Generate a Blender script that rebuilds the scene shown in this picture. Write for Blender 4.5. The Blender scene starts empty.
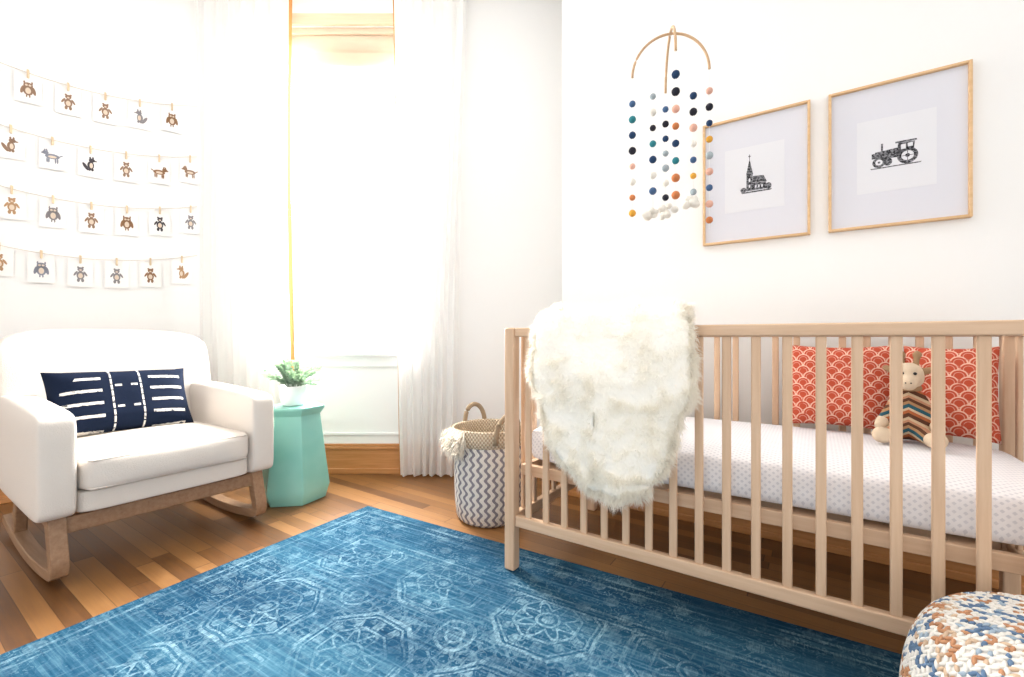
import bpy, bmesh, math, random
from mathutils import Vector, Matrix, noise
random.seed(7)
S = bpy.context.scene
try:
    S.view_settings.view_transform = 'Standard'
    S.view_settings.look = 'None'
except Exception: pass

# ------------------------------------------------------------------ helpers
def link(o, parent=None):
    S.collection.objects.link(o)
    if parent: o.parent = parent
    return o
def empty(name, loc=(0,0,0), rz=0.0, parent=None):
    o = bpy.data.objects.new(name, None); o.location = loc; o.rotation_euler = (0,0,rz)
    o.empty_display_size = .1
    return link(o, parent)
def mesh(name, vs, fs, mat=None, parent=None, smooth=False, loc=(0,0,0), rot=(0,0,0), uvs=None):
    me = bpy.data.meshes.new(name); me.from_pydata([tuple(v) for v in vs], [], fs); me.update()
    if smooth:
        me.polygons.foreach_set('use_smooth', [True]*len(me.polygons))
    if uvs is not None:
        ul = me.uv_layers.new(name='UVMap')
        for l in me.loops: ul.data[l.index].uv = uvs[l.vertex_index]
    o = bpy.data.objects.new(name, me); o.location = loc; o.rotation_euler = rot
    if mat:
        for m in (mat if isinstance(mat,(list,tuple)) else [mat]): me.materials.append(m)
    return link(o, parent)
def bev(o, w, seg=3):
    m = o.modifiers.new('b','BEVEL'); m.width=w; m.segments=seg; m.limit_method='ANGLE'; m.angle_limit=.6
    o.data.polygons.foreach_set('use_smooth',[True]*len(o.data.polygons))
    wn=o.modifiers.new('w','WEIGHTED_NORMAL'); wn.keep_sharp=True
    return o
def boxes(name, L, mat, parent=None, bevel=0, seg=2, **k):
    vs=[];fs=[]
    for (x0,x1,y0,y1,z0,z1) in L:
        n=len(vs)
        vs+=[(x0,y0,z0),(x1,y0,z0),(x1,y1,z0),(x0,y1,z0),(x0,y0,z1),(x1,y0,z1),(x1,y1,z1),(x0,y1,z1)]
        fs+=[tuple(n+i for i in f) for f in ((0,3,2,1),(4,5,6,7),(0,1,5,4),(1,2,6,5),(2,3,7,6),(3,0,4,7))]
    o=mesh(name,vs,fs,mat,parent,**k)
    if bevel: bev(o,bevel,seg)
    return o
def lathe(name, prof, mat, parent=None, n=48, smooth=True, loc=(0,0,0), rot=(0,0,0), wob=None):
    vs=[];fs=[];uv=[];L=0
    for j,(r,z) in enumerate(prof):
        if j: L+=math.hypot(r-prof[j-1][0], z-prof[j-1][1])
        for i in range(n+1):
            a=2*math.pi*i/n
            rr=r if wob is None else r*wob(a,z)
            vs.append((rr*math.cos(a),rr*math.sin(a),z)); uv.append((i/n,L))
    for j in range(len(prof)-1):
        for i in range(n):
            a=j*(n+1)+i
            fs.append((a,a+1,a+n+2,a+n+1))
    return mesh(name,vs,fs,mat,parent,smooth,loc,rot,uv)
def tube(name, pts, r, mat, parent=None, n=8, closed=False):
    vs=[];fs=[]; P=[Vector(p) for p in pts]; m=len(P)
    rs = r if isinstance(r,(list,tuple)) else [r]*m
    for i,p in enumerate(P):
        t=((P[(i+1)%m]-P[i-1]) if closed else (P[min(i+1,m-1)]-P[max(i-1,0)])).normalized()
        up=Vector((0,0,1)) if abs(t.z)<.9 else Vector((1,0,0))
        a=t.cross(up).normalized(); b=t.cross(a).normalized()
        for k in range(n):
            q=2*math.pi*k/n; vs.append(p+a*rs[i]*math.cos(q)+b*rs[i]*math.sin(q))
    for i in range(m if closed else m-1):
        for k in range(n):
            fs.append((i*n+k,i*n+(k+1)%n,((i+1)%m)*n+(k+1)%n,((i+1)%m)*n+k))
    if not closed:
        fs.append(tuple(range(n))[::-1]); fs.append(tuple((m-1)*n+k for k in range(n)))
    return mesh(name,vs,fs,mat,parent,True)
def ball_data(c, r, seg=10, ring=7, sc=(1,1,1)):
    vs=[];fs=[]
    for j in range(ring+1):
        ph=math.pi*j/ring
        for i in range(seg):
            a=2*math.pi*i/seg
            vs.append((c[0]+r*sc[0]*math.sin(ph)*math.cos(a),c[1]+r*sc[1]*math.sin(ph)*math.sin(a),c[2]+r*sc[2]*math.cos(ph)))
    for j in range(ring):
        for i in range(seg):
            fs.append((j*seg+i,(j+1)*seg+i,(j+1)*seg+(i+1)%seg,j*seg+(i+1)%seg))
    return vs,fs
def balls(name, L, mats, parent=None, seg=14, ring=10):
    vs=[];fs=[];mi=[]
    for c,r,sc,m in L:
        v,f=ball_data(c,r,seg,ring,sc); n=len(vs); vs+=v; fs+=[tuple(n+i for i in q) for q in f]; mi+=[m]*len(f)
    o=mesh(name,vs,fs,mats,parent,True); o.data.polygons.foreach_set('material_index',mi); return o
def blob(name, bones, mat, parent=None, vox=.005):
    vs=[];fs=[]
    for p0,r0,p1,r1 in bones:
        p0=Vector(p0);p1=Vector(p1);k=max(2,int((p1-p0).length/(min(r0,r1)*.35))+1)
        for i in range(k+1):
            t=i/k; v,f=ball_data(p0.lerp(p1,t), r0+(r1-r0)*t,12,8); n=len(vs); vs+=v; fs+=[tuple(n+j for j in q) for q in f]
    o=mesh(name,vs,fs,mat,parent,True)
    m=o.modifiers.new('r','REMESH'); m.mode='VOXEL'; m.voxel_size=vox; m.use_smooth_shade=True
    m=o.modifiers.new('s','SMOOTH'); m.iterations=3
    return o
def poly(name, polys, mat, parent, y=0.0):
    vs=[];fs=[]
    for P in polys:
        n=len(vs); vs+=[(a,y,b) for a,b in P]; fs.append(tuple(range(n,n+len(P))))
    return mesh(name,vs,fs,mat,parent)
def ell(cx,cz,rx,rz,rot=0,n=14):
    c,s=math.cos(rot),math.sin(rot)
    return [(cx+rx*math.cos(a)*c-rz*math.sin(a)*s, cz+rx*math.cos(a)*s+rz*math.sin(a)*c) for a in [2*math.pi*i/n for i in range(n)]]

class X:
    def __init__(s,nt,v): s.nt=nt; s.v=v
    def op(s,o,*a):
        n=s.nt.nodes.new('ShaderNodeMath'); n.operation=o
        for i,q in enumerate((s,)+a):
            if isinstance(q,X): s.nt.links.new(q.v,n.inputs[i])
            else: n.inputs[i].default_value=q
        return X(s.nt,n.outputs[0])
    def __add__(s,b): return s.op('ADD',b)
    __radd__=__add__
    def __sub__(s,b): return s.op('SUBTRACT',b)
    def __rsub__(s,b): return (s*-1.0)+b
    def __mul__(s,b): return s.op('MULTIPLY',b)
    __rmul__=__mul__
    def __truediv__(s,b): return s.op('DIVIDE',b)
    def fr(s): return s.op('FRACT')
    def fl(s): return s.op('FLOOR')
    def ab(s): return s.op('ABSOLUTE')
    def sin(s): return s.op('SINE')
    def sqrt(s): return s.op('SQRT')
    def lt(s,b): return s.op('LESS_THAN',b)
    def gt(s,b): return s.op('GREATER_THAN',b)
    def mx(s,b): return s.op('MAXIMUM',b)
    def mn(s,b): return s.op('MINIMUM',b)
    def atan2(s,b): return s.op('ARCTAN2',b)
    def sstep(s,a,b,o0=0.0,o1=1.0):
        n=s.nt.nodes.new('ShaderNodeMapRange'); n.interpolation_type='SMOOTHSTEP'
        s.nt.links.new(s.v,n.inputs[0]); n.inputs[1].default_value=a; n.inputs[2].default_value=b
        n.inputs[3].default_value=o0; n.inputs[4].default_value=o1
        return X(s.nt,n.outputs[0])
def sel(c,a,b): # c?a:b
    return c*a+(1.0-c)*b
class M:
    def __init__(s,name,col=(.8,.8,.8),rough=.6,spec=.3,**k):
        s.m=bpy.data.materials.new(name); s.m.use_nodes=True; s.nt=s.m.node_tree
        s.b=s.nt.nodes['Principled BSDF']; s.b.inputs['Base Color'].default_value=(*col,1)
        s.b.inputs['Roughness'].default_value=rough; s.b.inputs['Specular IOR Level'].default_value=spec
        for q,v in k.items(): s.b.inputs[q.replace('_',' ')].default_value=v
    def coord(s,kind='Object'):
        t=s.nt.nodes.new('ShaderNodeTexCoord'); q=s.nt.nodes.new('ShaderNodeSeparateXYZ')
        s.nt.links.new(t.outputs[kind],q.inputs[0]); s.vec=t.outputs[kind]
        return [X(s.nt,o) for o in q.outputs]
    def comb(s,*a):
        n=s.nt.nodes.new('ShaderNodeCombineXYZ')
        for i,q in enumerate(a):
            if isinstance(q,X): s.nt.links.new(q.v,n.inputs[i])
            else: n.inputs[i].default_value=q
        return n.outputs[0]
    def noise(s,scale,vec=None,detail=3,rough=.5):
        n=s.nt.nodes.new('ShaderNodeTexNoise'); n.inputs['Scale'].default_value=scale; n.inputs['Detail'].default_value=detail
        n.inputs['Roughness'].default_value=rough
        s.nt.links.new(vec if vec is not None else s.vec,n.inputs['Vector']); return X(s.nt,n.outputs[0])
    def vor(s,scale,vec=None,feat='F1'):
        n=s.nt.nodes.new('ShaderNodeTexVoronoi'); n.feature=feat; n.inputs['Scale'].default_value=scale
        s.nt.links.new(vec if vec is not None else s.vec,n.inputs['Vector']); return X(s.nt,n.outputs[0])
    def rnd(s,*a):
        n=s.nt.nodes.new('ShaderNodeTexWhiteNoise'); s.nt.links.new(s.comb(*a),n.inputs['Vector']); return X(s.nt,n.outputs[0])
    def ramp(s,f,stops,const=False):
        n=s.nt.nodes.new('ShaderNodeValToRGB'); r=n.color_ramp
        if const: r.interpolation='CONSTANT'
        while len(r.elements)<len(stops): r.elements.new(.5)
        for e,(p,c) in zip(r.elements,stops): e.position=p; e.color=(*c,1)
        s.nt.links.new(f.v,n.inputs[0]); return n.outputs[0]
    def mix(s,f,a,b,mode='MIX'):
        n=s.nt.nodes.new('ShaderNodeMix'); n.data_type='RGBA'; n.blend_type=mode
        if isinstance(f,X): s.nt.links.new(f.v,n.inputs[0])
        else: n.inputs[0].default_value=f
        for i,q in ((6,a),(7,b)):
            if isinstance(q,tuple): n.inputs[i].default_value=(*q,1)
            else: s.nt.links.new(q,n.inputs[i])
        return n.outputs[2]
    def color(s,sock): s.nt.links.new(sock,s.b.inputs['Base Color']); return s
    def bump(s,h,strength=.3,dist=.01):
        n=s.nt.nodes.new('ShaderNodeBump'); n.inputs['Strength'].default_value=strength; n.inputs['Distance'].default_value=dist
        s.nt.links.new(h.v,n.inputs['Height']); s.nt.links.new(n.outputs[0],s.b.inputs['Normal']); return s

# ------------------------------------------------------------------ frame of the room
CH=.86
e=Vector((.829,-.561,0)); nn=Vector((.561,.829,0)); O=Vector((0,1.66,0))
TH=math.atan2(-.561,.829)
H=3.15

# ------------------------------------------------------------------ materials
mw=M('wall_paint',(.91,.905,.89),.75,.2); mw.coord(); mw.bump(mw.noise(220,detail=2),.04,.002)
m_ceil=M('ceiling_paint',(.9,.9,.9),.9,.1)
m_white=M('white_trim',(.88,.88,.87),.4,.4)
def wood(name,c1,c2,axis,rough=.45,sc=1.0,spec=.35):
    w=M(name,c1,rough,spec); x,y,z=w.coord()
    f={'x':(.06,1,1),'y':(1,.06,1),'z':(1,1,.06)}[axis]
    v=w.comb(x*f[0],y*f[1],z*f[2]); n=w.noise(60*sc,v,5,.6)
    w.color(w.ramp(n,[(.3,c1),(.7,c2)])); w.bump(n,.05,.002); return w
birch=(.73,.515,.35); birch2=(.62,.41,.265)
w_x=wood('birch_x',birch,birch2,'x'); w_y=wood('birch_y',birch,birch2,'y'); w_z=wood('birch_z',birch,birch2,'z')
w_rock=wood('rocker_ash',(.36,.22,.13),(.26,.145,.08),'y')
w_frame=wood('maple_frame',(.78,.53,.30),(.66,.42,.21),'x')
w_base=wood('oak_baseboard',(.60,.29,.115),(.46,.20,.065),'x',.3)
# floor
f=M('oak_floor',(.5,.25,.1),.28,.5); x,y,z=f.coord()
al=x*.829-y*.561; ac=x*.561+y*.829
row=(ac/.060).fl(); r1=f.rnd(row,1.0,0.0); q=(al/1.0+r1*7.3); bi=q.fl(); r2=f.rnd(row,bi,3.0)
gr=f.noise(9,f.comb(al*.5,ac*9.0,r2*20.0),6,.65)
fx=(ac/.060).fr(); fq=q.fr()
gap=(fx-.5).ab().sstep(.475,.498).mx((fq-.5).ab().sstep(.497,.4995))
col=f.ramp(r2*.5+gr*.5,[(.15,(.085,.034,.012)),(.42,(.185,.080,.024)),(.68,(.290,.135,.043)),(.95,(.40,.205,.078))])
f.color(f.mix(gap*.8,col,(.03,.012,.006))); f.bump(gr*.3-gap,.15,.003)
nt=f.nt; nt.links.new((gr*.25+.26).v,f.b.inputs['Roughness'])

# ------------------------------------------------------------------ room shell
boxes('floor',[(-5,4.6,-2.2,3.2,-.1,0)],f.m)
boxes('ceiling',[(-5,4.6,-2.2,3.2,H,H+.1)],m_ceil.m)
WY=2.87
x0,x1,z0,z1=-1.52,-.68,.77,2.86
boxes('wall_back',[(-2.2,x0,WY,WY+.2,0,H),(x1,.60,WY,WY+.2,0,H),(x0,x1,WY,WY+.2,0,z0),(x0,x1,WY,WY+.2,z1,H)],mw.m)
R=O+nn*.85
boxes('wall_right',[(-.239,4.2,0,.45,0,H)],mw.m,loc=tuple(R),rot=(0,0,TH))
boxes('baseboard_right',[(-.254,4.2,-.016,0,0,.165),(-.254,4.2,-.022,0,0,.03),(-.254,4.2,-.010,0,.165,.18),(-.255,-.239,-.016,.40,0,.175)],w_base.m,loc=tuple(R),rot=(0,0,TH),bevel=.004)
LA=math.atan2(.626,.78)
LO=Vector((-2.0,WY,0))
boxes('wall_left',[(-3.4,.0,0,.2,0,H)],mw.m,loc=tuple(LO),rot=(0,0,LA))
boxes('baseboard_left',[(-3.4,-.02,-.016,0,0,.165),(-3.4,-.02,-.022,0,0,.03)],w_base.m,loc=tuple(LO),rot=(0,0,LA),bevel=.004)
boxes('baseboard_back',[(-1.98,.50,WY-.018,WY,0,.160),(-1.98,.50,WY-.028,WY,0,.035),(-1.98,.50,WY-.028,WY,.155,.172),(-1.98,.50,WY-.012,WY,.172,.188)],w_base.m,bevel=.004)
# window
m_case=wood('honey_casing',(.80,.60,.42),(.72,.50,.32),'x')
W=empty('window_1',(0,0,0))
boxes('casing',[(x0-.09,x0,WY-.02,WY,z0-.03,z1),(x1,x1+.09,WY-.02,WY,z0-.03,z1)],m_white.m,W,.004)
boxes('head_casing',[(x0-.09,x1+.09,WY-.022,WY,z1,z1+.07)],m_case.m,W,.004)
boxes('sill',[(x0-.10,x1+.10,WY-.045,WY+.06,z0-.025,z0)],m_white.m,W,.005)
boxes('apron',[(x0-.07,x1+.07,WY-.015,WY,z0-.09,z0-.025),(x0,x1,WY-.01,WY,.24,.26),(x0,x0+.03,WY-.008,WY,.2,.68),(x1-.03,x1,WY-.008,WY,.2,.68)],m_white.m,W,.003)
boxes('upper_sash',[(x0,x0+.045,WY+.11,WY+.14,1.66,z1),(x1-.045,x1,WY+.11,WY+.14,1.66,z1),(x0,x1,WY+.11,WY+.14,z1-.05,z1),(x0,x1,WY+.11,WY+.14,1.66,1.70)],m_white.m,W,.003)
boxes('lower_sash',[(x0,x0+.045,WY+.07,WY+.10,z0,1.70),(x1-.045,x1,WY+.07,WY+.10,z0,1.70),(x0,x1,WY+.07,WY+.10,z0,z0+.06),(x0,x1,WY+.07,WY+.10,1.665,1.70)],m_white.m,W,.003)
def cloth(name,col,tl,tr,tcol=None):
    c=M(name,col,.9,.1); c.coord(); nt=c.nt
    out=nt.nodes['Material Output']; t=nt.nodes.new('ShaderNodeBsdfTranslucent'); t.inputs[0].default_value=(*(tcol or col),1)
    m1=nt.nodes.new('ShaderNodeMixShader'); m1.inputs[0].default_value=tl
    nt.links.new(c.b.outputs[0],m1.inputs[1]); nt.links.new(t.outputs[0],m1.inputs[2]); last=m1
    if tr>0:
        q=nt.nodes.new('ShaderNodeBsdfTransparent'); m2=nt.nodes.new('ShaderNodeMixShader'); m2.inputs[0].default_value=tr
        nt.links.new(m1.outputs[0],m2.inputs[1]); nt.links.new(q.outputs[0],m2.inputs[2]); last=m2
    nt.links.new(last.outputs[0],out.inputs[0]); return c
m_shade=cloth('linen_shade',(.72,.57,.42),.004,.0,(.7,.48,.33))
sh=empty('roman_shade',(0,WY+.030,0))
prof=[(0.0,z1),(-.003,2.79),(-.020,2.72),(-.004,2.71),(-.004,2.70),(-.022,2.64),(-.018,2.60),(.0,2.595)]
vs=[];fs=[]
for i,(yy,zz) in enumerate(prof):
    vs+=[(x0+.003,yy,zz),(x1-.003,yy,zz)]
    if i: fs.append((2*i-2,2*i-1,2*i+1,2*i))
o=mesh('shade_fabric',vs,fs,m_shade.m,sh,True); o.modifiers.new('s','SOLIDIFY').thickness=.004
boxes('head_rail',[(x0+.005,x1-.005,-.02,.02,z1-.04,z1)],m_shade.m,sh,.003)

# curtains
m_sheer=cloth('sheer_linen',(.96,.955,.94),.42,.14)
m_trim=cloth('mustard_trim',(.50,.23,.075),.005,0,(.5,.25,.1))
def curtain(xa,xb,xc,xd,inner,ph,nf):
    E=empty('curtain',(0,2.775,0))
    nx,nz=180,40; vs=[];fs=[]
    for j in range(nz+1):
        v=j/nz; zz=3.04*(1-v)+.012*v
        for i in range(nx+1):
            u=i/nx; a=xa+(xb-xa)*u; b=xc+(xd-xc)*u
            w=v**1.3
            xx=a*(1-w)+b*w
            ff=math.sin(u*nf*2*math.pi+ph+.5*math.sin(v*2+u*4))+.35*math.sin(u*nf*4.3*math.pi+ph*2+v*1.5)
            vs.append((xx+.010*math.sin(v*5+u*9),.020*ff*(0.75+.35*v),zz))
    for j in range(nz):
        for i in range(nx):
            a=j*(nx+1)+i; fs.append((a,a+1,a+nx+2,a+nx+1))
    o=mesh('sheer_panel',vs,fs,[m_sheer.m,m_trim.m],E,True)
    mi=[]
    for j in range(nz):
        for i in range(nx):
            mi.append(1 if (i>=nx-4 and inner==1) or (i<3 and inner==0) else 0)
    o.data.polygons.foreach_set('material_index',mi)
    return E
curtain(-1.97,-1.365,-1.93,-1.345,1,.3,7)
curtain(-.745,-.285,-.69,-.36,0,1.1,6)
rod=tube('curtain_rod',[(-2.02,2.775,3.06),(-.15,2.775,3.06)],.012,M('brass_rod',(.7,.5,.25),.3,.5,Metallic=1.0).m,None,12)

# ------------------------------------------------------------------ rug
r=M('blue_rug_wool',(.1,.3,.5),.95,.05); x,y,z=r.coord()
w1=r.noise(5,detail=5); w2=r.noise(5,r.comb(y,x,3.0),5); wx=x+(w1-.5)*.05; wy=y+(w2-.5)*.05
def medal(cx,cy,cell):
    a=((wx+cx)/cell).fr()-.5; b=((wy+cy)/cell).fr()-.5
    d=(a*a+b*b).sqrt(); t=b.atan2(a)
    o8=a.ab().mx(b.ab()).mx((a.ab()+b.ab())*.7071)
    k=(o8-.40).ab().lt(.016).mx((o8-.355).ab().lt(.008)).mx((o8-.235).ab().lt(.010))
    pet=((t*8.0).sin()*.055+d-.17).ab().lt(.018)
    k=k.mx(pet).mx(d.lt(.045)).mx((d-.08).ab().lt(.010))
    k=k.mx(((t*12.0).sin()).gt(.2)*o8.lt(.335)*o8.gt(.255)*.75)
    inside=o8.lt(.40)
    c4=((a.ab()-.5)*(a.ab()-.5)+(b.ab()-.5)*(b.ab()-.5)).sqrt()
    k=k.mx((c4-.15).ab().lt(.014)).mx((c4-.07).ab().lt(.012))
    return k,inside
med,ins=medal(.20,.16,.40)
vv=r.vor(26,feat='DISTANCE_TO_EDGE'); vine=(vv.lt(.10))*.5*(1.0-ins)
wn=r.noise(18,r.comb(x,y,4.0),4); sprig=((wn*9.0).fr()-.5).ab().lt(.13)*.6
bd=x.mn(y*-1.0)
bz=bd.lt(.28); bl=((bd-.05).ab().lt(.006)).mx((bd-.28).ab().lt(.008)).mx((bd-.24).ab().lt(.004)).mx((bd-.09).ab().lt(.004))
bv=((x*46.0).sin()*(y*46.0).sin()).gt(.45)*.6
pat=sel(bz,bl.mx(bv).mx(sprig),med.mx(vine).mx(sprig*.8))
wear=r.noise(4,r.comb(x,y,9.0),6,.75).sstep(.40,.62,.15,1.0)
thr=r.noise(34,r.comb(x*.12,y*3.0,0.0),4,.6); thr2=r.noise(150,r.comb(x*1.5,y*.3,0.0),3)
thr3=r.noise(60,r.comb(x,y,1.0),5,.8)
fac=pat*wear*.74*(thr2.sstep(.32,.60,.25,1.0))*(thr3.sstep(.38,.55,.3,1.0))+thr.sstep(.50,.75)*.14
base=r.ramp(r.noise(2.2,r.comb(x*.5,y*2.2,2.0),4)*.6+thr*.5,[(.32,(.005,.028,.068)),(.52,(.013,.064,.125)),(.80,(.055,.170,.250))])
r.color(r.mix(fac,base,(.29,.45,.52))); r.bump(thr2+thr,.35,.004)
RUG=mesh('area_rug',[(0,0,0),(3.6,0,0),(3.6,-2.9,0),(0,-2.9,0),(0,0,.008),(3.6,0,.008),(3.6,-2.9,.008),(0,-2.9,.008)],
 [(0,1,2,3),(7,6,5,4),(0,4,5,1),(1,5,6,2),(2,6,7,3),(3,7,4,0)],r.m,None,loc=(-.733,2.28,.0005),rot=(0,0,math.radians(-31)))

# ------------------------------------------------------------------ crib
CR=empty('baby_crib',tuple(O),TH)
L=1.45; WD=.72; p=.021
zt=.90
boxes('posts',[(a-p,a+p,b-p,b+p,.010 if b==0 else 0,zt) for a in (0,L) for b in (0,WD)],w_z.m,CR,.006)
rails=[];cross=[]
for b in (0,WD):
    rails.append((p,L-p,b-.015,b+.015,zt-.034,zt-.001)); rails.append((p,L-p,b-.013,b+.013,.172,.212))
for a in (0,L):
    cross.append((a-.014,a+.014,p,WD-p,zt-.034,zt-.001)); cross.append((a-.013,a+.013,p,WD-p,.172,.212))
boxes('long_rails',rails,w_x.m,CR,.005); boxes('end_rails',cross,w_y.m,CR,.005)
sl=[]
for k in range(1,20):
    for b in (0,WD):
        t=.0725*k; sl.append((t-.0115,t+.0115,b-.007,b+.007,.21,zt-.033))
for k in range(1,9):
    for a in (0,L):
        t=WD*k/9; sl.append((a-.007,a+.007,t-.0115,t+.0115,.21,zt-.033))
boxes('slats',sl,w_z.m,CR,.004)
boxes('mattress_support',[(.02,L-.02,.03,.052,.352,.392),(.02,L-.02,WD-.052,WD-.03,.352,.392),(.02,.045,.05,WD-.05,.352,.392),(L-.045,L-.02,.05,WD-.05,.352,.392)]+[(.10+.155*k,.16+.155*k,.05,WD-.05,.375,.39) for k in range(9)],w_x.m,CR,.003)
# mattress
s=M('dotted_sheet',(.85,.84,.86),.9,.1); x,y,z=s.coord()
g=52.0
a1=((x*g).fr()-.5);b1=(((y+z)*g).fr()-.5); dot=(a1.ab()+b1.ab()).lt(.24)
a2=((x*g+.5).fr()-.5);b2=(((y+z)*g+.5).fr()-.5); dot2=(a2.ab()+b2.ab()).lt(.24)
s.color(s.mix(dot.mx(dot2),(.84,.83,.85),(.67,.67,.71))); s.bump(s.noise(6,detail=3),.5,.02)
MT=empty('crib_mattress',tuple(O),TH)
def softbox(name,x0,x1,y0,y1,z0,z1,mat,parent,bv=.03,puff=.01,fn=None):
    bm=bmesh.new(); bmesh.ops.create_cube(bm,size=1)
    bmesh.ops.subdivide_edges(bm,edges=bm.edges[:],cuts=8,use_grid_fill=True)
    cx,cy,cz=(x0+x1)/2,(y0+y1)/2,(z0+z1)/2; sx,sy,sz=x1-x0,y1-y0,z1-z0
    for v in bm.verts:
        u=[v.co.x*2,v.co.y*2,v.co.z*2]
        P=Vector((u[0]*sx/2,u[1]*sy/2,u[2]*sz/2)); h=Vector((sx/2-bv,sy/2-bv,sz/2-bv))
        Q=Vector([max(-h[i],min(h[i],P[i])) for i in range(3)]); dl=P-Q
        if dl.length>1e-6 : P=Q+dl.normalized()*min(dl.length,bv)
        b=[(1-u[i]**2) for i in range(3)]
        P.x+=(1 if u[0]>0 else -1)*puff*b[1]*b[2]*(abs(u[0])>.9); P.y+=(1 if u[1]>0 else -1)*puff*b[0]*b[2]*(abs(u[1])>.9); P.z+=(1 if u[2]>0 else -1)*puff*b[0]*b[1]*(abs(u[2])>.9)
        P+=Vector((cx,cy,cz))
        if fn: P=fn(P,u)
        v.co=P
    me=bpy.data.meshes.new(name); bm.to_mesh(me); bm.free(); me.materials.append(mat)
    me.polygons.foreach_set('use_smooth',[True]*len(me.polygons))
    o=bpy.data.objects.new(name,me); link(o,parent); m=o.modifiers.new('s','SUBSURF'); m.levels=2; m.render_levels=2
    return o
softbox('fitted_sheet',.026,L-.026,.036,WD-.036,.393,.53,s.m,MT,.045,.004)

# throw pillows
rp=M('coral_scallop',(.7,.1,.06),.85,.1); x,y,z=rp.coord()
X1=x/.043; Z1=z/.043; k=(Z1/.5).fl(); yy=Z1-k*.5; kp=(k*.5).fr()
xx=(X1+kp).fr()-.5
d1=(xx*xx+yy*yy).sqrt(); ax=.5-xx.ab(); ay=.5-yy; d2=(ax*ax+ay*ay).sqrt()
d=sel(d1.lt(.5),d1,d2)
ln=((d-.455).ab().lt(.042)).mx((d-.27).ab().lt(.025)*.55)
ln2=ln*rp.noise(60,detail=2).sstep(.25,.45)
rp.color(rp.mix(ln2*.85,(.50,.080,.042),(.82,.56,.44))); rp.bump(rp.noise(300,detail=1),.2,.002)
def pillow(name,w,h,t,mat,parent,loc,rot):
    n=28; vs=[];fs=[]
    for sgn in (1,-1):
        for j in range(n+1):
            for i in range(n+1):
                u=2*i/n-1; v=2*j/n-1
                th=t*.5*((1-u**4)*(1-v**4))**.6 if abs(u)<1 and abs(v)<1 else 0
                px=u*w/2*(1-.05*(1-v*v)*abs(u)**2); pz=v*h/2*(1-.07*(1-u*u)*abs(v)**2)
                th+= .004*noise.noise(Vector((u*2.5,v*2.5,sgn*3)))*(1 if th>0 else 0)
                vs.append((px,-sgn*th,pz))
    N=(n+1)**2
    for sg in (0,1):
        for j in range(n):
            for i in range(n):
                a=sg*N+j*(n+1)+i; q=(a,a+1,a+n+2,a+n+1); fs.append(q if sg==0 else q[::-1])
    o=mesh(name,vs,fs,mat,parent,True,loc,rot)
    bm=bmesh.new(); bm.from_mesh(o.data); bmesh.ops.remove_doubles(bm,verts=bm.verts,dist=1e-5); bm.to_mesh(o.data); bm.free()
    return o
def cl(t,b,z): return tuple(O+e*t+nn*b+Vector((0,0,z)))
pillow('throw_pillow',.31,.30,.10,rp.m,None,cl(1.000,.615,.690),(math.radians(-12),0,TH))
pillow('throw_pillow',.225,.30,.10,rp.m,None,cl(1.285,.60,.690),(math.radians(-13),0,TH-math.radians(10)))

# stuffed toy
T=empty('stuffed_toy_giraffe',cl(1.175,.505,.534),TH-.15); T.scale=(1.08,.95,1.04)
kn=M('striped_knit',(.5,.4,.3),.95,.05); x,y,z=kn.coord()
q=(z*14.0+x.ab()*8.0)
kn.color(kn.ramp(q.fr(),[(0,(.50,.37,.24)),(.11,(.10,.045,.028)),(.27,(.36,.11,.045)),(.40,(.52,.40,.27)),(.50,(.03,.09,.12)),(.65,(.36,.20,.10)),(.77,(.10,.045,.028)),(.90,(.44,.22,.13))],True)); kn.bump(kn.noise(350,detail=1),.5,.003)
kc=M('cream_knit',(.66,.53,.39),.95,.05); kc.coord(); kc.bump(kc.noise(350,detail=1),.5,.003)
kt=M('tan_knit',(.36,.23,.13),.95,.05); kt.coord(); kt.bump(kt.noise(350,detail=1),.5,.003)
kb=M('toy_black',(.02,.02,.02),.4,.4)
blob('body',[((-.012,0,.048),.044,(-.004,.008,.12),.034),((.012,0,.048),.044,(.004,.008,.12),.034),((0,.01,.12),.034,(0,.008,.17),.022),
 ((-.022,.005,.132),.018,(-.056,-.018,.065),.015),((.022,.005,.132),.018,(.056,-.018,.065),.015),
 ((-.024,-.01,.03),.025,(-.048,-.085,.024),.019),((.024,-.01,.03),.025,(.050,-.085,.024),.019)],kn.m,T,.0045)
blob('feet_and_hands',[((-.051,-.088,.024),.023,(-.056,-.112,.028),.024),((.053,-.088,.024),.023,(.058,-.112,.028),.024),((-.058,-.020,.060),.017,(-.062,-.028,.046),.017),((.058,-.020,.060),.017,(.062,-.028,.046),.017)],kc.m,T,.0045)
blob('head',[((0,.0,.195),.036,(0,-.008,.207),.034),((0,-.02,.190),.025,(0,-.045,.180),.022)],kc.m,T,.0045)
blob('ears_and_horns',[((-.014,.005,.225),.009,(-.018,.008,.262),.007),((-.018,.008,.262),.011,(-.018,.008,.266),.011),((.014,.005,.225),.009,(.018,.008,.262),.007),((.018,.008,.262),.011,(.018,.008,.266),.011),
 ((-.028,.005,.212),.012,(-.052,.005,.222),.009),((.028,.005,.212),.012,(.052,.005,.222),.009)],kt.m,T,.004)
blob('neck_scarf',[((.02*math.cos(a),.008+.02*math.sin(a),.163),.011,(.02*math.cos(a+.7),.008+.02*math.sin(a+.7),.163),.011) for a in [i*.7 for i in range(9)]],kt.m,T,.004)
balls('eyes',[((-.014,-.038,.209),.0045,(1,1,1),0),((.014,-.038,.209),.0045,(1,1,1),0),((-.006,-.066,.182),.002,(1,1,1),0),((.006,-.066,.182),.002,(1,1,1),0)],[kb.m],T)

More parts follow.
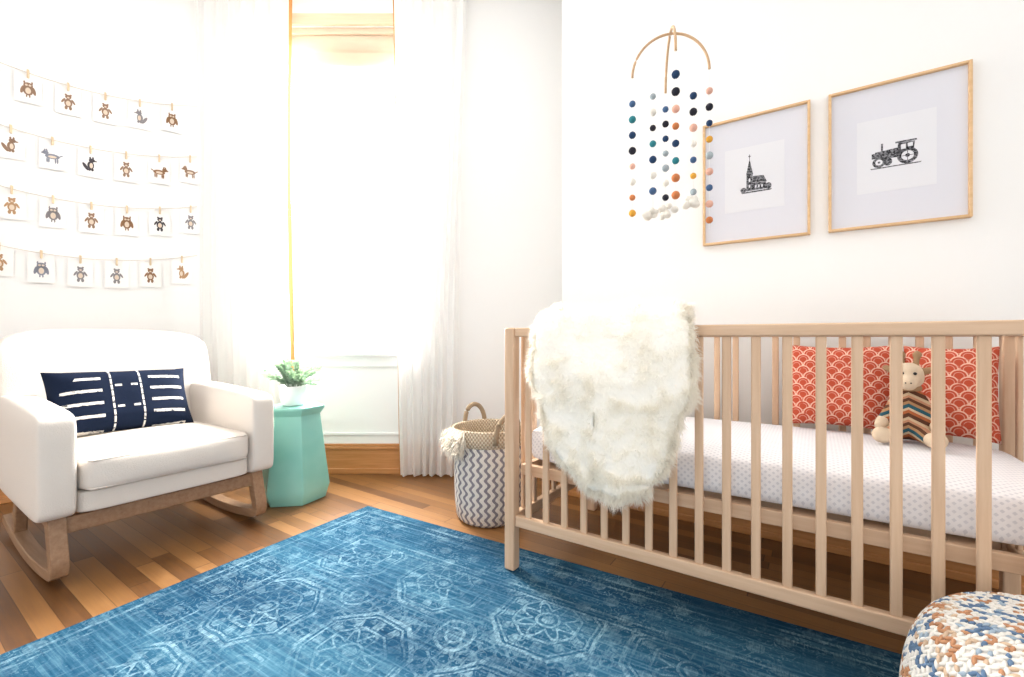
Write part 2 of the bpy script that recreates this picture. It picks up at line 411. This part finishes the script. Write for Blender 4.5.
# ------------------------------------------------------------------ sheepskin
fur=cloth('sheepskin_wool',(1.0,.965,.89),.50,0,(1.0,.97,.90))
hide=M('sheepskin_underwool',(1.0,.965,.89),.95,.05); hide.coord(); hide.bump(hide.noise(60,detail=3),.6,.01)
SK=empty('sheepskin_throw',tuple(O),TH)
out=[(.965,.155,.610),(.90,.140,.635),(.80,.135,.64),(.70,.148,.635),(.62,.172,.61),(.54,.202,.575),(.475,.247,.55),(.42,.312,.515),(.398,.36,.48)]
def lim(z):
    if z>=out[0][0]: return out[0][1:]
    for (za,a,b),(zb,c,d) in zip(out,out[1:]):
        if z>=zb:
            t=(za-z)/(za-zb); return a+(c-a)*t,b+(d-b)*t
    return out[-1][1:]
path=[(.060,.70),(.060,.80),(.058,.88),(.044,.932),(.0,.952),(-.044,.932),(-.064,.88)]+[(-.072,.88-.0402*i) for i in range(1,13)]
def pt(u,q):
    i=min(int(q),len(path)-2); t=q-i; y0,z0_=path[i]; y1,z1_=path[i+1]; y=y0+(y1-y0)*t; z=z0_+(z1_-z0_)*t
    front=q>4
    a,b=lim(z if front else .965)
    x=a+(b-a)*u
    x+= .016*noise.noise(Vector((0,z*9,5 if u<.5 else 8)))
    if front and z<.85: y-=.022*math.sin(u*math.pi)*(1+.5*math.sin(u*9+z*5))*min(1,(.85-z)/.1)
    ed=min(u,1-u)
    if ed<.08: y*=1-.35*(1-ed/.08)**2 if front else 1; 
    if ed<.08 and 3<=q<=6: z-=.022*(1-ed/.08)**2
    if q<=2: n=Vector((0,1,0))
    elif q>=7: n=Vector((0,-1,0))
    else:
        g=math.pi*(q-2)/5; n=Vector((0,math.cos(g),math.sin(g)))
    return Vector((x,y,z)),n
nu,nq=48,(len(path)-1)
SB=3
vs=[pt(i/nu,min(j/SB,nq-.0001))[0] for j in range(nq*SB+1) for i in range(nu+1)]
fs=[(j*(nu+1)+i,j*(nu+1)+i+1,(j+1)*(nu+1)+i+1,(j+1)*(nu+1)+i) for j in range(nq*SB) for i in range(nu)]
o=mesh('underwool',vs,fs,hide.m,SK,True); so=o.modifiers.new('s','SOLIDIFY'); so.thickness=.016; so.offset=-1 
vs=[];fs=[]
NS=62000
for _ in range(NS):
    q=random.uniform(0,nq-.001)
    u=random.random()
    if random.random()<.16: u=random.choice((random.uniform(0,.02),random.uniform(.98,1)))
    P,N=pt(u,q)
    C1=P*22
    cl_=Vector((noise.noise(C1+Vector((3,1,7))),noise.noise(C1+Vector((9,4,2))),noise.noise(C1+Vector((1,8,5)))))
    side=Vector((1,0,0))*((u-.5)*2)**5*.9
    bot=Vector((0,0,-1))*(1.3 if q>nq-1.0 else .45)*(1 if q>6 else max(0,(q-4.5)/1.5) if q>3 else .3)
    D=(N*.8+side+bot+cl_*.75+Vector([random.gauss(0,.18) for _ in range(3)])).normalized()
    ln_=random.uniform(.022,.042)*(1+.35*noise.noise(P*12))
    if q<3: ln_*=.6
    if min(u,1-u)<.03 or q>nq-1.2: ln_*=1.25
    curl=Vector((noise.noise(C1*1.7+Vector((5,5,0))),0,noise.noise(C1*1.7+Vector((0,7,9)))))*.9
    P0=P-N*.004
    m1=P0+D*ln_*.4; D2=(D*.85+curl*.6+Vector((0,0,-.15))+Vector([random.gauss(0,.10) for _ in range(3)])).normalized(); m2=m1+D2*ln_*.35
    D3=(D2*.6+curl*1.2+Vector((0,0,-.35))+Vector([random.gauss(0,.15) for _ in range(3)])).normalized(); tip=m2+D3*ln_*.35
    sd=D.cross(Vector((random.gauss(0,1),random.gauss(0,1),random.gauss(0,1)))).normalized()*random.uniform(.0006,.0011)
    n=len(vs); vs+=[P0-sd,P0+sd,m1+sd,m1-sd,m2+sd*.7,m2-sd*.7,tip]; fs+=[(n,n+1,n+2,n+3),(n+3,n+2,n+4,n+5),(n+5,n+4,n+6)]
mesh('wool_pile',vs,fs,fur.m,SK,True)

# ------------------------------------------------------------------ framed prints
m_mat=M('mat_board',(.72,.72,.775),.8,.1); m_paper=M('print_paper',(.765,.765,.80),.8,.1)
ink=M('ink',(.05,.05,.055),.8,.1); ik=ink.coord(); ink.color(ink.ramp(ink.noise(160,detail=3),[(.42,(.03,.03,.035)),(.62,(.26,.26,.28))]))
def frame(t,kind):
    F=empty('picture_frame',tuple(R+e*t-nn*.001+Vector((0,0,1.563))),TH)
    w,h,b=.413,.552,.010
    boxes('wood_frame',[(-w/2,-w/2+b,-.024,0,-h/2,h/2),(w/2-b,w/2,-.024,0,-h/2,h/2),(-w/2+b,w/2-b,-.024,0,h/2-b,h/2),(-w/2+b,w/2-b,-.024,0,-h/2,-h/2+b)],w_frame.m,F,.002)
    boxes('mat_board',[(-w/2+b,w/2-b,-.010,0,-h/2+b,h/2-b)],m_mat.m,F)
    boxes('print',[(-.115,.115,-.0108,-.0102,-.14,.14)],m_paper.m,F)
    P=[]
    if kind=='church':
        P+=[[(-.028,-.055),(-.004,-.055),(-.004,.015),(-.028,.015)],[(-.030,.015),(-.002,.015),(-.016,.085)],[(-.0172,.08),(-.0148,.08),(-.0148,.105),(-.0172,.105)],[(-.021,.095),(-.011,.095),(-.011,.098),(-.021,.098)],
            [(-.004,-.055),(.048,-.055),(.048,-.025),(-.004,-.022)],[(-.004,-.021),(.050,-.024),(.038,.004),(-.002,.008)],[(-.050,-.058),(.070,-.058),(.064,-.064),(-.045,-.064)],ell(.056,-.045,.012,.014),ell(-.040,-.048,.012,.011)]
        poly('engraving',P,ink.m,F,-.0112)
        poly('engraving_lights',[ell(-.016,-.008,.0035,.008),ell(-.016,-.035,.003,.007),ell(.008,-.040,.003,.007),ell(.020,-.040,.003,.007),ell(.032,-.040,.003,.007)],m_paper.m,F,-.0116)
    else:
        P+=[ell(.035,-.018,.030,.030,n=24),ell(-.048,-.028,.020,.020,n=20),ell(-.022,-.03,.013,.015,n=20),
            [(-.06,-.018),(.02,-.018),(.02,.018),(-.06,.012)],[(.005,.0),(.052,.0),(.056,.032),(.008,.034)],[(.0,.034),(.062,.034),(.060,.040),(.0,.040)],[(-.042,.012),(-.036,.012),(-.036,.042),(-.042,.042)],[(-.075,-.048),(.075,-.048),(.07,-.052),(-.07,-.052)],[(-.070,-.012),(-.06,-.012),(-.06,.008),(-.070,.008)]]
        poly('engraving',P,ink.m,F,-.0112)
        poly('engraving_lights',[ell(.035,-.018,.018,.018,n=24),ell(-.048,-.028,.011,.011,n=20),[(.016,.008),(.030,.008),(.030,.026),(.016,.026)],[(.036,.014),(.050,.014),(.050,.028),(.036,.028)]],m_paper.m,F,-.0116)
        poly('wheel_spokes',[ell(.035,-.018,.007,.007),ell(-.048,-.028,.004,.004),[(.034,-.036),(.036,-.036),(.036,0),(.034,0)],[(.018,-.019),(.053,-.019),(.053,-.017),(.018,-.017)]],ink.m,F,-.0119)
frame(.707,'church'); frame(1.18,'tractor')

# ------------------------------------------------------------------ card garlands
m_card=M('card_stock',(.90,.89,.87),.8,.1); m_str=M('twine',(.62,.55,.46),.9,.1); m_clip=M('clothespin',(.72,.56,.38),.7,.2)
inks=[M('ink_%s'%n,c,.8,.1).m for n,c in (('brown',(.28,.15,.08)),('grey',(.26,.24,.25)),('tan',(.45,.27,.15)),('black',(.08,.07,.08)),('umber',(.30,.19,.13)),('slate',(.26,.27,.32)))]
m_pale=M('ink_pale',(.72,.60,.48),.8,.1).m
def animal(cx,cz,s,k):
    f_=random.choice((-1,1)); P=[]; Q=[]
    def E_(a,b,c,d,r=0,l=P): l.append(ell(cx+f_*a*s,cz+b*s,c*s,d*s,f_*r))
    if k==0:
        E_(0,0,.6,.3);E_(.55,.35,.26,.22);E_(.78,.28,.14,.09);E_(.45,.62,.07,.16,-.3);E_(.62,.6,.07,.14,.2)
        for a in (-.42,-.25,.28,.42): E_(a,-.45,.07,.32)
        E_(-.68,.15,.22,.06,-.6); E_(0,-.05,.35,.14,0,Q)
    elif k==1:
        E_(0,-.1,.34,.5);E_(0,.6,.27,.25);E_(-.2,.83,.1,.1);E_(.2,.83,.1,.1);E_(-.42,.1,.1,.32,-.5);E_(.42,.1,.1,.32,.5);E_(-.18,-.68,.13,.22);E_(.18,-.68,.13,.22); E_(0,-.15,.2,.3,0,Q);E_(0,.52,.11,.09,0,Q)
    elif k==2:
        E_(0,0,.42,.62);E_(0,.5,.38,.32);E_(-.3,.8,.07,.16);E_(.3,.8,.07,.16);E_(-.45,-.05,.14,.45,-.2);E_(.45,-.05,.14,.45,.2);E_(-.12,-.7,.06,.15);E_(.12,-.7,.06,.15); E_(-.14,.52,.11,.11,0,Q);E_(.14,.52,.11,.11,0,Q);E_(0,-.1,.22,.35,0,Q)
    elif k==3:
        E_(0,-.1,.3,.5);E_(.1,.5,.28,.22);E_(.38,.45,.18,.08);E_(-.05,.75,.08,.18);E_(.2,.76,.08,.18);E_(-.45,-.3,.16,.5,.5);E_(-.1,-.6,.12,.16);E_(.15,-.6,.12,.16); E_(.05,-.12,.15,.32,0,Q)
    else:
        E_(-.05,-.1,.6,.4);E_(.5,-.2,.28,.16)
        for a in range(7): E_(-.45+a*.15,.28-.02*abs(a-3),.05,.18,.3-.1*a)
        E_(-.3,-.5,.07,.14);E_(.25,-.5,.07,.14); E_(.0,-.2,.35,.12,0,Q)
    return P,Q
def garland(zc,s0):
    G=empty('card_garland',tuple(LO),LA)
    s_max=1.52
    def zs(s):
        q=((s%.86)-.43)/.43
        return zc+.085+.055*q*q-.048*s+.012
    pts=[(-(i*.02+.015),-.012,zs(i*.02)+.012) for i in range(int(s_max/.02))]
    tube('twine',pts,.0014,m_str.m,G,6)
    cards=[];clips=[]; dr={}; pl=[]
    s=s0
    while s<s_max-.08:
        z=zs(s)
        cards.append((-s-.052,-s+.052,-.008,-.0065,z-.15,z)); clips.append((-s-.0045,-s+.0045,-.018,-.004,z-.018,z+.026))
        k=random.choice((0,1,1,2,2,3,3,4)); c=random.randrange(6)
        P,Q=animal(-s,z-.080,.048,k)
        dr.setdefault(c,[]).extend(P); pl+=Q
        s+=.153
    boxes('cards',cards,m_card.m,G); boxes('clothespins',clips,m_clip.m,G,.0015,1)
    for c,P in dr.items(): poly('drawings_%d'%c,P,inks[c],G,-.0088)
    poly('drawing_lights',pl,m_pale,G,-.0092)
for zc,s0 in ((2.175,.142),(1.853,.051),(1.535,.048),(1.225,.093)): garland(zc,s0)

# ------------------------------------------------------------------ rocking chair
A=Vector((-1.12,2.13,0)); CW=.80
C=A-nn*(CW/2)
CHR=empty('rocking_armchair',tuple(C),math.atan2(.829,.561))
fb=M('oatmeal_upholstery',(.75,.69,.63),.95,.08); fb.coord(); fb.bump(fb.noise(260,detail=2)+fb.noise(7,detail=2)*1.5,.28,.006)
fm=fb.m
hw=CW/2; aw=.115
def armfn(P,u):
    t=(P.y-.0)/.72
    P.z+= .03*max(0,t)*max(0,(P.z-.25)/.35)
    return P
for sg in (-1,1):
    xa,xb=sorted((sg*hw,sg*(hw-aw)))
    softbox('arm_%s'%('a' if sg<0 else 'b'),xa,xb,0,.70,.235,.60,fm,CHR,.024,.006,fn=armfn)
def backfn(P,u):
    t=(P.z-.25)/.64
    P.y+=.16*t
    P.z-=.028*abs(u[0])**5*max(0,t)
    P.y-=.05*abs(u[0])**3*max(0,t)
    return P
softbox('backrest',-hw+.002,hw-.002,.60,.74,.24,.895,fm,CHR,.04,.012,fn=backfn)
softbox('seat_cushion',-hw+aw,hw-aw,-.015,.61,.315,.44,fm,CHR,.028,.016)
softbox('seat_deck',-hw+aw-.01,hw-aw+.01,.012,.62,.235,.325,fm,CHR,.02,.0)
def piping(nm,zz):
    xx=hw-aw-.006; pts=[(-xx,.40,zz),(-xx,.05,zz),(-xx+.02,-.010,zz),(xx-.02,-.010,zz),(xx,.05,zz),(xx,.40,zz)]
    tube(nm,pts,.0035,fm,CHR,8)
piping('piping_top',.427); piping('piping_bottom',.328)
def ribbon(name,pts,x0,x1,th,mat,parent):
    vs=[];fs=[];m=len(pts)
    for i,(y,z) in enumerate(pts):
        a=pts[max(i-1,0)];b=pts[min(i+1,m-1)]; d=Vector((b[0]-a[0],b[1]-a[1])).normalized(); n=Vector((-d.y,d.x))
        h=th[i] if isinstance(th,list) else th
        for s_ in (-1,1):
            for xx in (x0,x1): vs.append((xx,y+n.x*s_*h/2,z+n.y*s_*h/2))
    for i in range(m-1):
        a=4*i;b=a+4
        fs+=[(a,a+1,b+1,b),(a+2,b+2,b+3,a+3),(a,b,b+2,a+2),(a+1,a+3,b+3,b+1)]
    fs+=[(0,2,3,1),(4*m-4,4*m-3,4*m-1,4*m-2)]
    o=mesh(name,vs,fs,mat,parent); bev(o,.006,3); return o
for sg in (-1,1):
    xc=sg*(hw-.065)
    run=[(.045+.05*i, .021+.22*(.045+.05*i-.40)**2) for i in range(17)]
    th_=[.038]*17
    front=[(.075,.235),(.060,.19),(.045,.14),(.030,.10),(.024,.075),(.030,.056)]
    ribbon('rocker_%s'%('a' if sg<0 else 'b'),front+run[0:],xc-.024,xc+.024,[.055,.05,.048,.046,.042,.040]+th_,w_rock.m,CHR)
    ribbon('rear_leg_%s'%('a' if sg<0 else 'b'),[(.60,.24),(.635,.14),(.66,.045)],xc-.02,xc+.02,[.06,.05,.045],w_rock.m,CHR)
boxes('base_rails',[(-hw+.065,hw-.065,.050,.078,.175,.233),(-hw+.065,hw-.065,.61,.64,.18,.235)],w_rock.m,CHR,.005)
boxes('side_rails',[(-hw+.045,-hw+.085,.06,.64,.20,.236),(hw-.085,hw-.045,.06,.64,.20,.236)],w_rock.m,CHR,.005)

# lumbar pillow
nv=M('navy_mudcloth',(.01,.02,.05),.9,.1); x,y,z=nv.coord()
nz_=nv.noise(60,detail=2); axx=x.ab(); zz=z+(nz_-.5)*.006
row=((zz/.058).fr()-.5).ab().lt(.11)*(axx.gt(.085))*(axx.lt(.215))*(nv.noise(4,detail=0).gt(.30))
vb=((axx-.052).ab().lt(.0035))*((z*34.0).fr().lt(.82))
cr=((axx-.028).ab().lt(.012))*(((z/.10).fr()-.5).ab().lt(.05))
w_=row.mx(vb).mx(cr)
nv.color(nv.mix(w_*nz_.sstep(.25,.5),(.007,.013,.032),(.74,.72,.68))); nv.bump(nv.noise(260,detail=1),.3,.003)
LP=pillow('lumbar_pillow',.515,.305,.13,nv.m,None,tuple(C+nn*(-.035)-e*.495+Vector((0,0,.578))),(math.radians(-28),math.radians(1),math.atan2(.829,.561)))

# ------------------------------------------------------------------ hexagonal stool + plant
tc=(-1.17,2.42,0)
TB=empty('hexagonal_side_table',tc,math.radians(8))
tm=M('aqua_lacquer',(.20,.62,.50),.22,.5); tm.coord(); tm.color(tm.ramp(tm.noise(5,detail=2),[(.3,(.22,.56,.48)),(.7,(.30,.64,.56))]))
def hexprof(name,prof,mat,parent):
    vs=[];fs=[]
    for j,(r_,z_,tw) in enumerate(prof):
        for i in range(6):
            a=math.pi/3*i+tw; vs.append((r_*math.cos(a),r_*math.sin(a),z_))
    for j in range(len(prof)-1):
        for i in range(6): fs.append((j*6+i,j*6+(i+1)%6,(j+1)*6+(i+1)%6,(j+1)*6+i))
    fs.append(tuple(range(6))[::-1]); fs.append(tuple((len(prof)-1)*6+i for i in range(6)))
    o=mesh(name,vs,fs,mat,parent); bev(o,.004,2); return o
hexprof('faceted_body',[(.155,0,0),(.178,.075,0),(.128,.455,0),(.150,.485,0),(.150,.50,0)],tm.m,TB)
PL=empty('potted_plant',(tc[0]-.012,tc[1],.501),0)
pm=M('white_ceramic',(.88,.88,.88),.25,.5)
lathe('pot',[(0,0),(.050,0),(.058,.01),(.072,.098),(.072,.105),(.066,.105),(.062,.085),(0,.085)],pm.m,PL)
lathe('soil',[(0,.088),(.062,.088)],M('soil',(.06,.04,.03),.9,.1).m,PL)
gm=cloth('sage_leaf',(.26,.42,.27),.25,0,(.35,.50,.28))
gx=gm.coord(); gm.color(gm.ramp(gm.noise(22,detail=2),[(.35,(.16,.28,.20)),(.65,(.44,.55,.45))]))
vs=[];fs=[]
stems=[]
for i in range(44):
    a=random.uniform(0,6.28); sp=random.uniform(.02,.155); hh=random.uniform(.03,.165)*(1-.35*sp/.155)
    P0=Vector((math.cos(a)*.02,math.sin(a)*.02,.088)); P2=Vector((math.cos(a)*sp,math.sin(a)*sp,.085+hh)); P1=(P0+P2)/2+Vector((0,0,.03))
    st=[P0*(1-t)**2+P1*2*t*(1-t)+P2*t*t for t in [k/8 for k in range(9)]]
    stems.append(st)
    for k in range(2,9):
        for sd in (-1,1,0):
            t=(st[k]-st[k-1]).normalized(); s_=t.cross(Vector((0,0,1)))
            s_=(s_.normalized() if s_.length>.01 else Vector((1,0,0)))
            d=(s_*sd+t*.5+Vector((0,0,random.uniform(.1,.7)))).normalized(); w2=d.cross(Vector((random.uniform(-.4,.4),random.uniform(-.4,.4),1))).normalized()
            l_=random.uniform(.018,.028); b_=l_*.38; q0=st[k]; n0=d.cross(w2)
            n=len(vs); vs+=[q0,q0+d*l_*.4+w2*b_+n0*.003,q0+d*l_*.8+w2*b_*.7,q0+d*l_,q0+d*l_*.8-w2*b_*.7,q0+d*l_*.4-w2*b_+n0*.003]
            fs.append(tuple(range(n,n+6)))
mesh('leaves',vs,fs,gm.m,PL,True)
for i,st in enumerate(stems): tube('stem_%d'%i,st,.0016,gm.m,PL,5)

# ------------------------------------------------------------------ basket
BK=empty('woven_basket',(-.110,2.17,0),0); BK.scale=(1.08,1.08,1.07)
bk=M('zigzag_weave',(.8,.78,.74),.9,.1)
t=bk.nt.nodes.new('ShaderNodeUVMap'); sp=bk.nt.nodes.new('ShaderNodeSeparateXYZ'); bk.nt.links.new(t.outputs[0],sp.inputs[0]); U=X(bk.nt,sp.outputs[0]); V=X(bk.nt,sp.outputs[1])
wav=(V*150.0).sin()*.22
sA=((U*30.0+wav).fr()-.5).ab().lt(.21)
bk.vec=t.outputs[0]
wea=(V*330.0).sin()*((U*520.0).sin())
bk.color(bk.mix(sA,(.74,.69,.63),(.25,.23,.25))); bk.bump(wea,.5,.003)
ct=M('natural_seagrass',(.66,.56,.42),.9,.1)
t=ct.nt.nodes.new('ShaderNodeUVMap'); sp=ct.nt.nodes.new('ShaderNodeSeparateXYZ'); ct.nt.links.new(t.outputs[0],sp.inputs[0]); U=X(ct.nt,sp.outputs[0]); V=X(ct.nt,sp.outputs[1]); ct.vec=t.outputs[0]
wv=(V*330.0).sin()*((U*420.0).sin()); ct.color(ct.ramp(wv*.5+.5,[(.2,(.40,.30,.20)),(.8,(.68,.58,.45))])); ct.bump(wv,.6,.004)
wob=lambda a,z:1+.02*math.sin(3*a+z*9)+.01*math.sin(7*a)
lathe('body',[(0,.002),(.13,.002),(.148,.02),(.156,.08),(.160,.18),(.160,.27),(.159,.345)],bk.m,BK,64,wob=wob)
lathe('folded_rim',[(.159,.338),(.165,.343),(.167,.37),(.165,.405),(.160,.412),(.153,.405),(.150,.36),(.146,.2),(.13,.02),(0,.015)],ct.m,BK,64,wob=wob)
hdl=M('jute_handle',(.36,.27,.18),.9,.1); hdl.coord(); hdl.bump(hdl.noise(220),.5,.003)
def handle(ang,nm,lean):
    c=Vector((math.cos(ang),math.sin(ang),0)); s_=Vector((-math.sin(ang),math.cos(ang),0)); pts=[]
    for i in range(25):
        q=math.pi*i/24; pts.append(c*(.160+lean*math.sin(q))+s_*.052*math.cos(q)+Vector((0,0,.38+.105*math.sin(q)**.8 if 0<i<24 else .36)))
    tube(nm,pts,.011,hdl.m,BK,10)
handle(math.radians(118),'handle_a',.01); handle(math.radians(-60),'handle_b',.03)
tas=M('cream_tassel',(.82,.74,.62),.95,.05)
vs=[];fs=[]
for i in range(1300):
    a=random.uniform(math.radians(160),math.radians(235)); l_=random.uniform(.03,.085)
    P=Vector((math.cos(a)*.170,math.sin(a)*.170,random.uniform(.35,.41))); o_=Vector((math.cos(a),math.sin(a),0))
    P2=P+o_*random.uniform(.005,.03)+Vector((random.gauss(0,.01),random.gauss(0,.01),-l_*.5)); P3=P2+Vector((random.gauss(0,.01),random.gauss(0,.01),-l_*.5))
    sd=o_.cross(Vector((0,0,1)))*.0022
    n=len(vs); vs+=[P-sd,P+sd,P2+sd,P2-sd,P3]; fs+=[(n,n+1,n+2,n+3),(n+3,n+2,n+4)]
mesh('fringe',vs,fs,tas.m,BK)

# ------------------------------------------------------------------ pouf (knitted with real stitches)
PF=empty('knitted_pouf',(.930,.69,.010),0)
prof=[(0,.004),(.19,.004)]
for i in range(1,14):
    a=-math.pi/2+math.pi*i/14; prof.append((.185+.065*math.cos(a),.176+.172*math.sin(a)))
prof+=[(.17,.353),(.13,.362),(.08,.370),(.04,.372),(0,.370)]
core=M('pouf_core',(.74,.71,.67),.95,.05)
lathe('core',prof,core.m,PF,64)
pcols=[(.84,.81,.76),(.84,.81,.76),(.80,.77,.72),(.14,.22,.34),(.36,.45,.54),(.52,.27,.15),(.62,.46,.33),(.48,.50,.53)]
pmats=[M('wool_yarn_%d'%i,c,.95,.05).m for i,c in enumerate(pcols)]
cum=[0]
for a,b in zip(prof,prof[1:]): cum.append(cum[-1]+math.hypot(b[0]-a[0],b[1]-a[1]))
def pp(s):
    s=max(0,min(cum[-1]-1e-6,s))
    for i in range(len(cum)-1):
        if s<=cum[i+1]:
            t=(s-cum[i])/(cum[i+1]-cum[i]); a,b=prof[i],prof[i+1]; d=Vector((b[0]-a[0],b[1]-a[1])).normalized()
            return a[0]+(b[0]-a[0])*t,a[1]+(b[1]-a[1])*t,d
vs=[];fs=[];mi=[]
s=.225; rown=0
while s<cum[-1]-.005:
    r_,z_,d=pp(s); N=max(6,int(2*math.pi*r_/.0105)); N-=N%2
    for i in range(N):
        th=2*math.pi*(i+.5)/N; sg=1 if i%2 else -1
        rad=Vector((math.cos(th),math.sin(th),0)); tan=Vector((-math.sin(th),math.cos(th),0))
        mer=(rad*d.x+Vector((0,0,d.y))).normalized(); nrm_=tan.cross(mer).normalized()
        ax=(mer*.72+tan*sg*.55).normalized(); bx=nrm_.cross(ax).normalized()
        c=rad*r_+Vector((0,0,z_))+nrm_*.001
        wave=rown+3.2*abs(((th*8/math.pi*2)%1.0)*2-1)
        bnd=int(wave)%6; h=noise.noise(Vector((math.cos(th)*4,math.sin(th)*4,rown*.25))); h2=random.random()
        if bnd in (1,2): m=(3 if h>-.05 else 5) if h2<.88 else 0
        elif bnd==4: m=(4 if h>.0 else 6) if h2<.8 else 1
        else: m=int(h2*2.99)
        n=len(vs); rg,sgm=5,6
        for j in range(rg+1):
            ph=math.pi*j/rg
            for k in range(sgm):
                q=2*math.pi*k/sgm
                vs.append(c+ax*(.0082*math.cos(ph))+bx*(.0037*math.sin(ph)*math.cos(q))+nrm_*(.0036*math.sin(ph)*math.sin(q)))
        for j in range(rg):
            for k in range(sgm):
                fs.append((n+j*sgm+k,n+(j+1)*sgm+k,n+(j+1)*sgm+(k+1)%sgm,n+j*sgm+(k+1)%sgm)); mi.append(m)
    s+=.0090; rown+=1
o=mesh('stitches',vs,fs,pmats,PF,True); o.data.polygons.foreach_set('material_index',mi)

# ------------------------------------------------------------------ mobile
MB=empty('felt_ball_mobile',(.618,1.75,0),math.radians(-12))
w_m=wood('cane_hoop',(.66,.44,.26),(.52,.33,.18),'x')
zt_=2.05; rr=.143; hz=.155
def hoop(nm,ax):
    pts=[]
    for i in range(33):
        q=math.pi*i/32; c=rr*math.cos(q); pts.append(((c,0) if ax==0 else (0,c))+(zt_-hz+hz*math.sin(q),))
    tube(nm,pts,.0050,w_m.m,MB,8)
hoop('hoop_a',0); hoop('hoop_b',1)
tube('hanging_cord',[(0,0,zt_-.01),(0,0,H)],.0010,m_white.m,MB,6)
fc=[(.03,.06,.13),(.04,.22,.26),(.70,.36,.06),(.72,.42,.33),(.80,.77,.70),(.03,.03,.04),(.36,.42,.45),(.55,.20,.08),(.07,.13,.25)]
fms=[M('felt_%d'%i,c,.95,.05).m for i,c in enumerate(fc)]
L_=[]
pos=[(rr,0,zt_-hz,1.29),(0,rr,zt_-hz,1.42),(-rr,0,zt_-hz,1.33),(0,-rr,zt_-hz,1.36)]
pos+=[(.085,0,zt_-hz+hz*.80,1.42),(-.065,.0,zt_-hz+hz*.89,1.38)]
cloud=[]
for i,(a,b,zz,zb) in enumerate(pos):
    tube('thread_%d'%i,[(a,b,zz),(a,b,zb-.01)],.0008,m_white.m,MB,4)
    z_=1.84-random.uniform(0,.05)
    while z_>zb-.001:
        L_.append(((a,b,z_),random.uniform(.0115,.0150),(1,1,1),random.randrange(len(fc)))); z_-=.062
    if i in (1,4,5):
        for k in range(8): cloud.append(((a+random.gauss(0,.016),b+random.gauss(0,.012),zb-.03+random.gauss(0,.009)),random.uniform(.012,.019),(1,1,.9),0))
balls('felt_balls',L_,fms,MB,12,8); balls('felt_sheep',cloud,[fms[4]],MB,10,8)

# ------------------------------------------------------------------ light
wd=bpy.data.worlds.new('daylight'); S.world=wd; wd.use_nodes=True
bg=wd.node_tree.nodes['Background']; bg.inputs[0].default_value=(1,.99,.97,1); bg.inputs[1].default_value=1.6
al=bpy.data.lights.new('window_daylight','AREA'); al.shape='RECTANGLE'; al.size=.80; al.size_y=1.75; al.energy=320; al.color=(1,.975,.94)
ao=bpy.data.objects.new('window_daylight',al); ao.location=(-1.1,3.20,1.72); ao.rotation_euler=(math.radians(-80),0,0); link(ao)

# ------------------------------------------------------------------ camera
cam=bpy.data.cameras.new('camera'); cam.sensor_width=36; cam.lens=36*448/1024; cam.clip_start=.02
co=bpy.data.objects.new('camera',cam); co.location=(0,0,CH); co.rotation_euler=(math.pi/2,0,0); link(co); S.camera=co
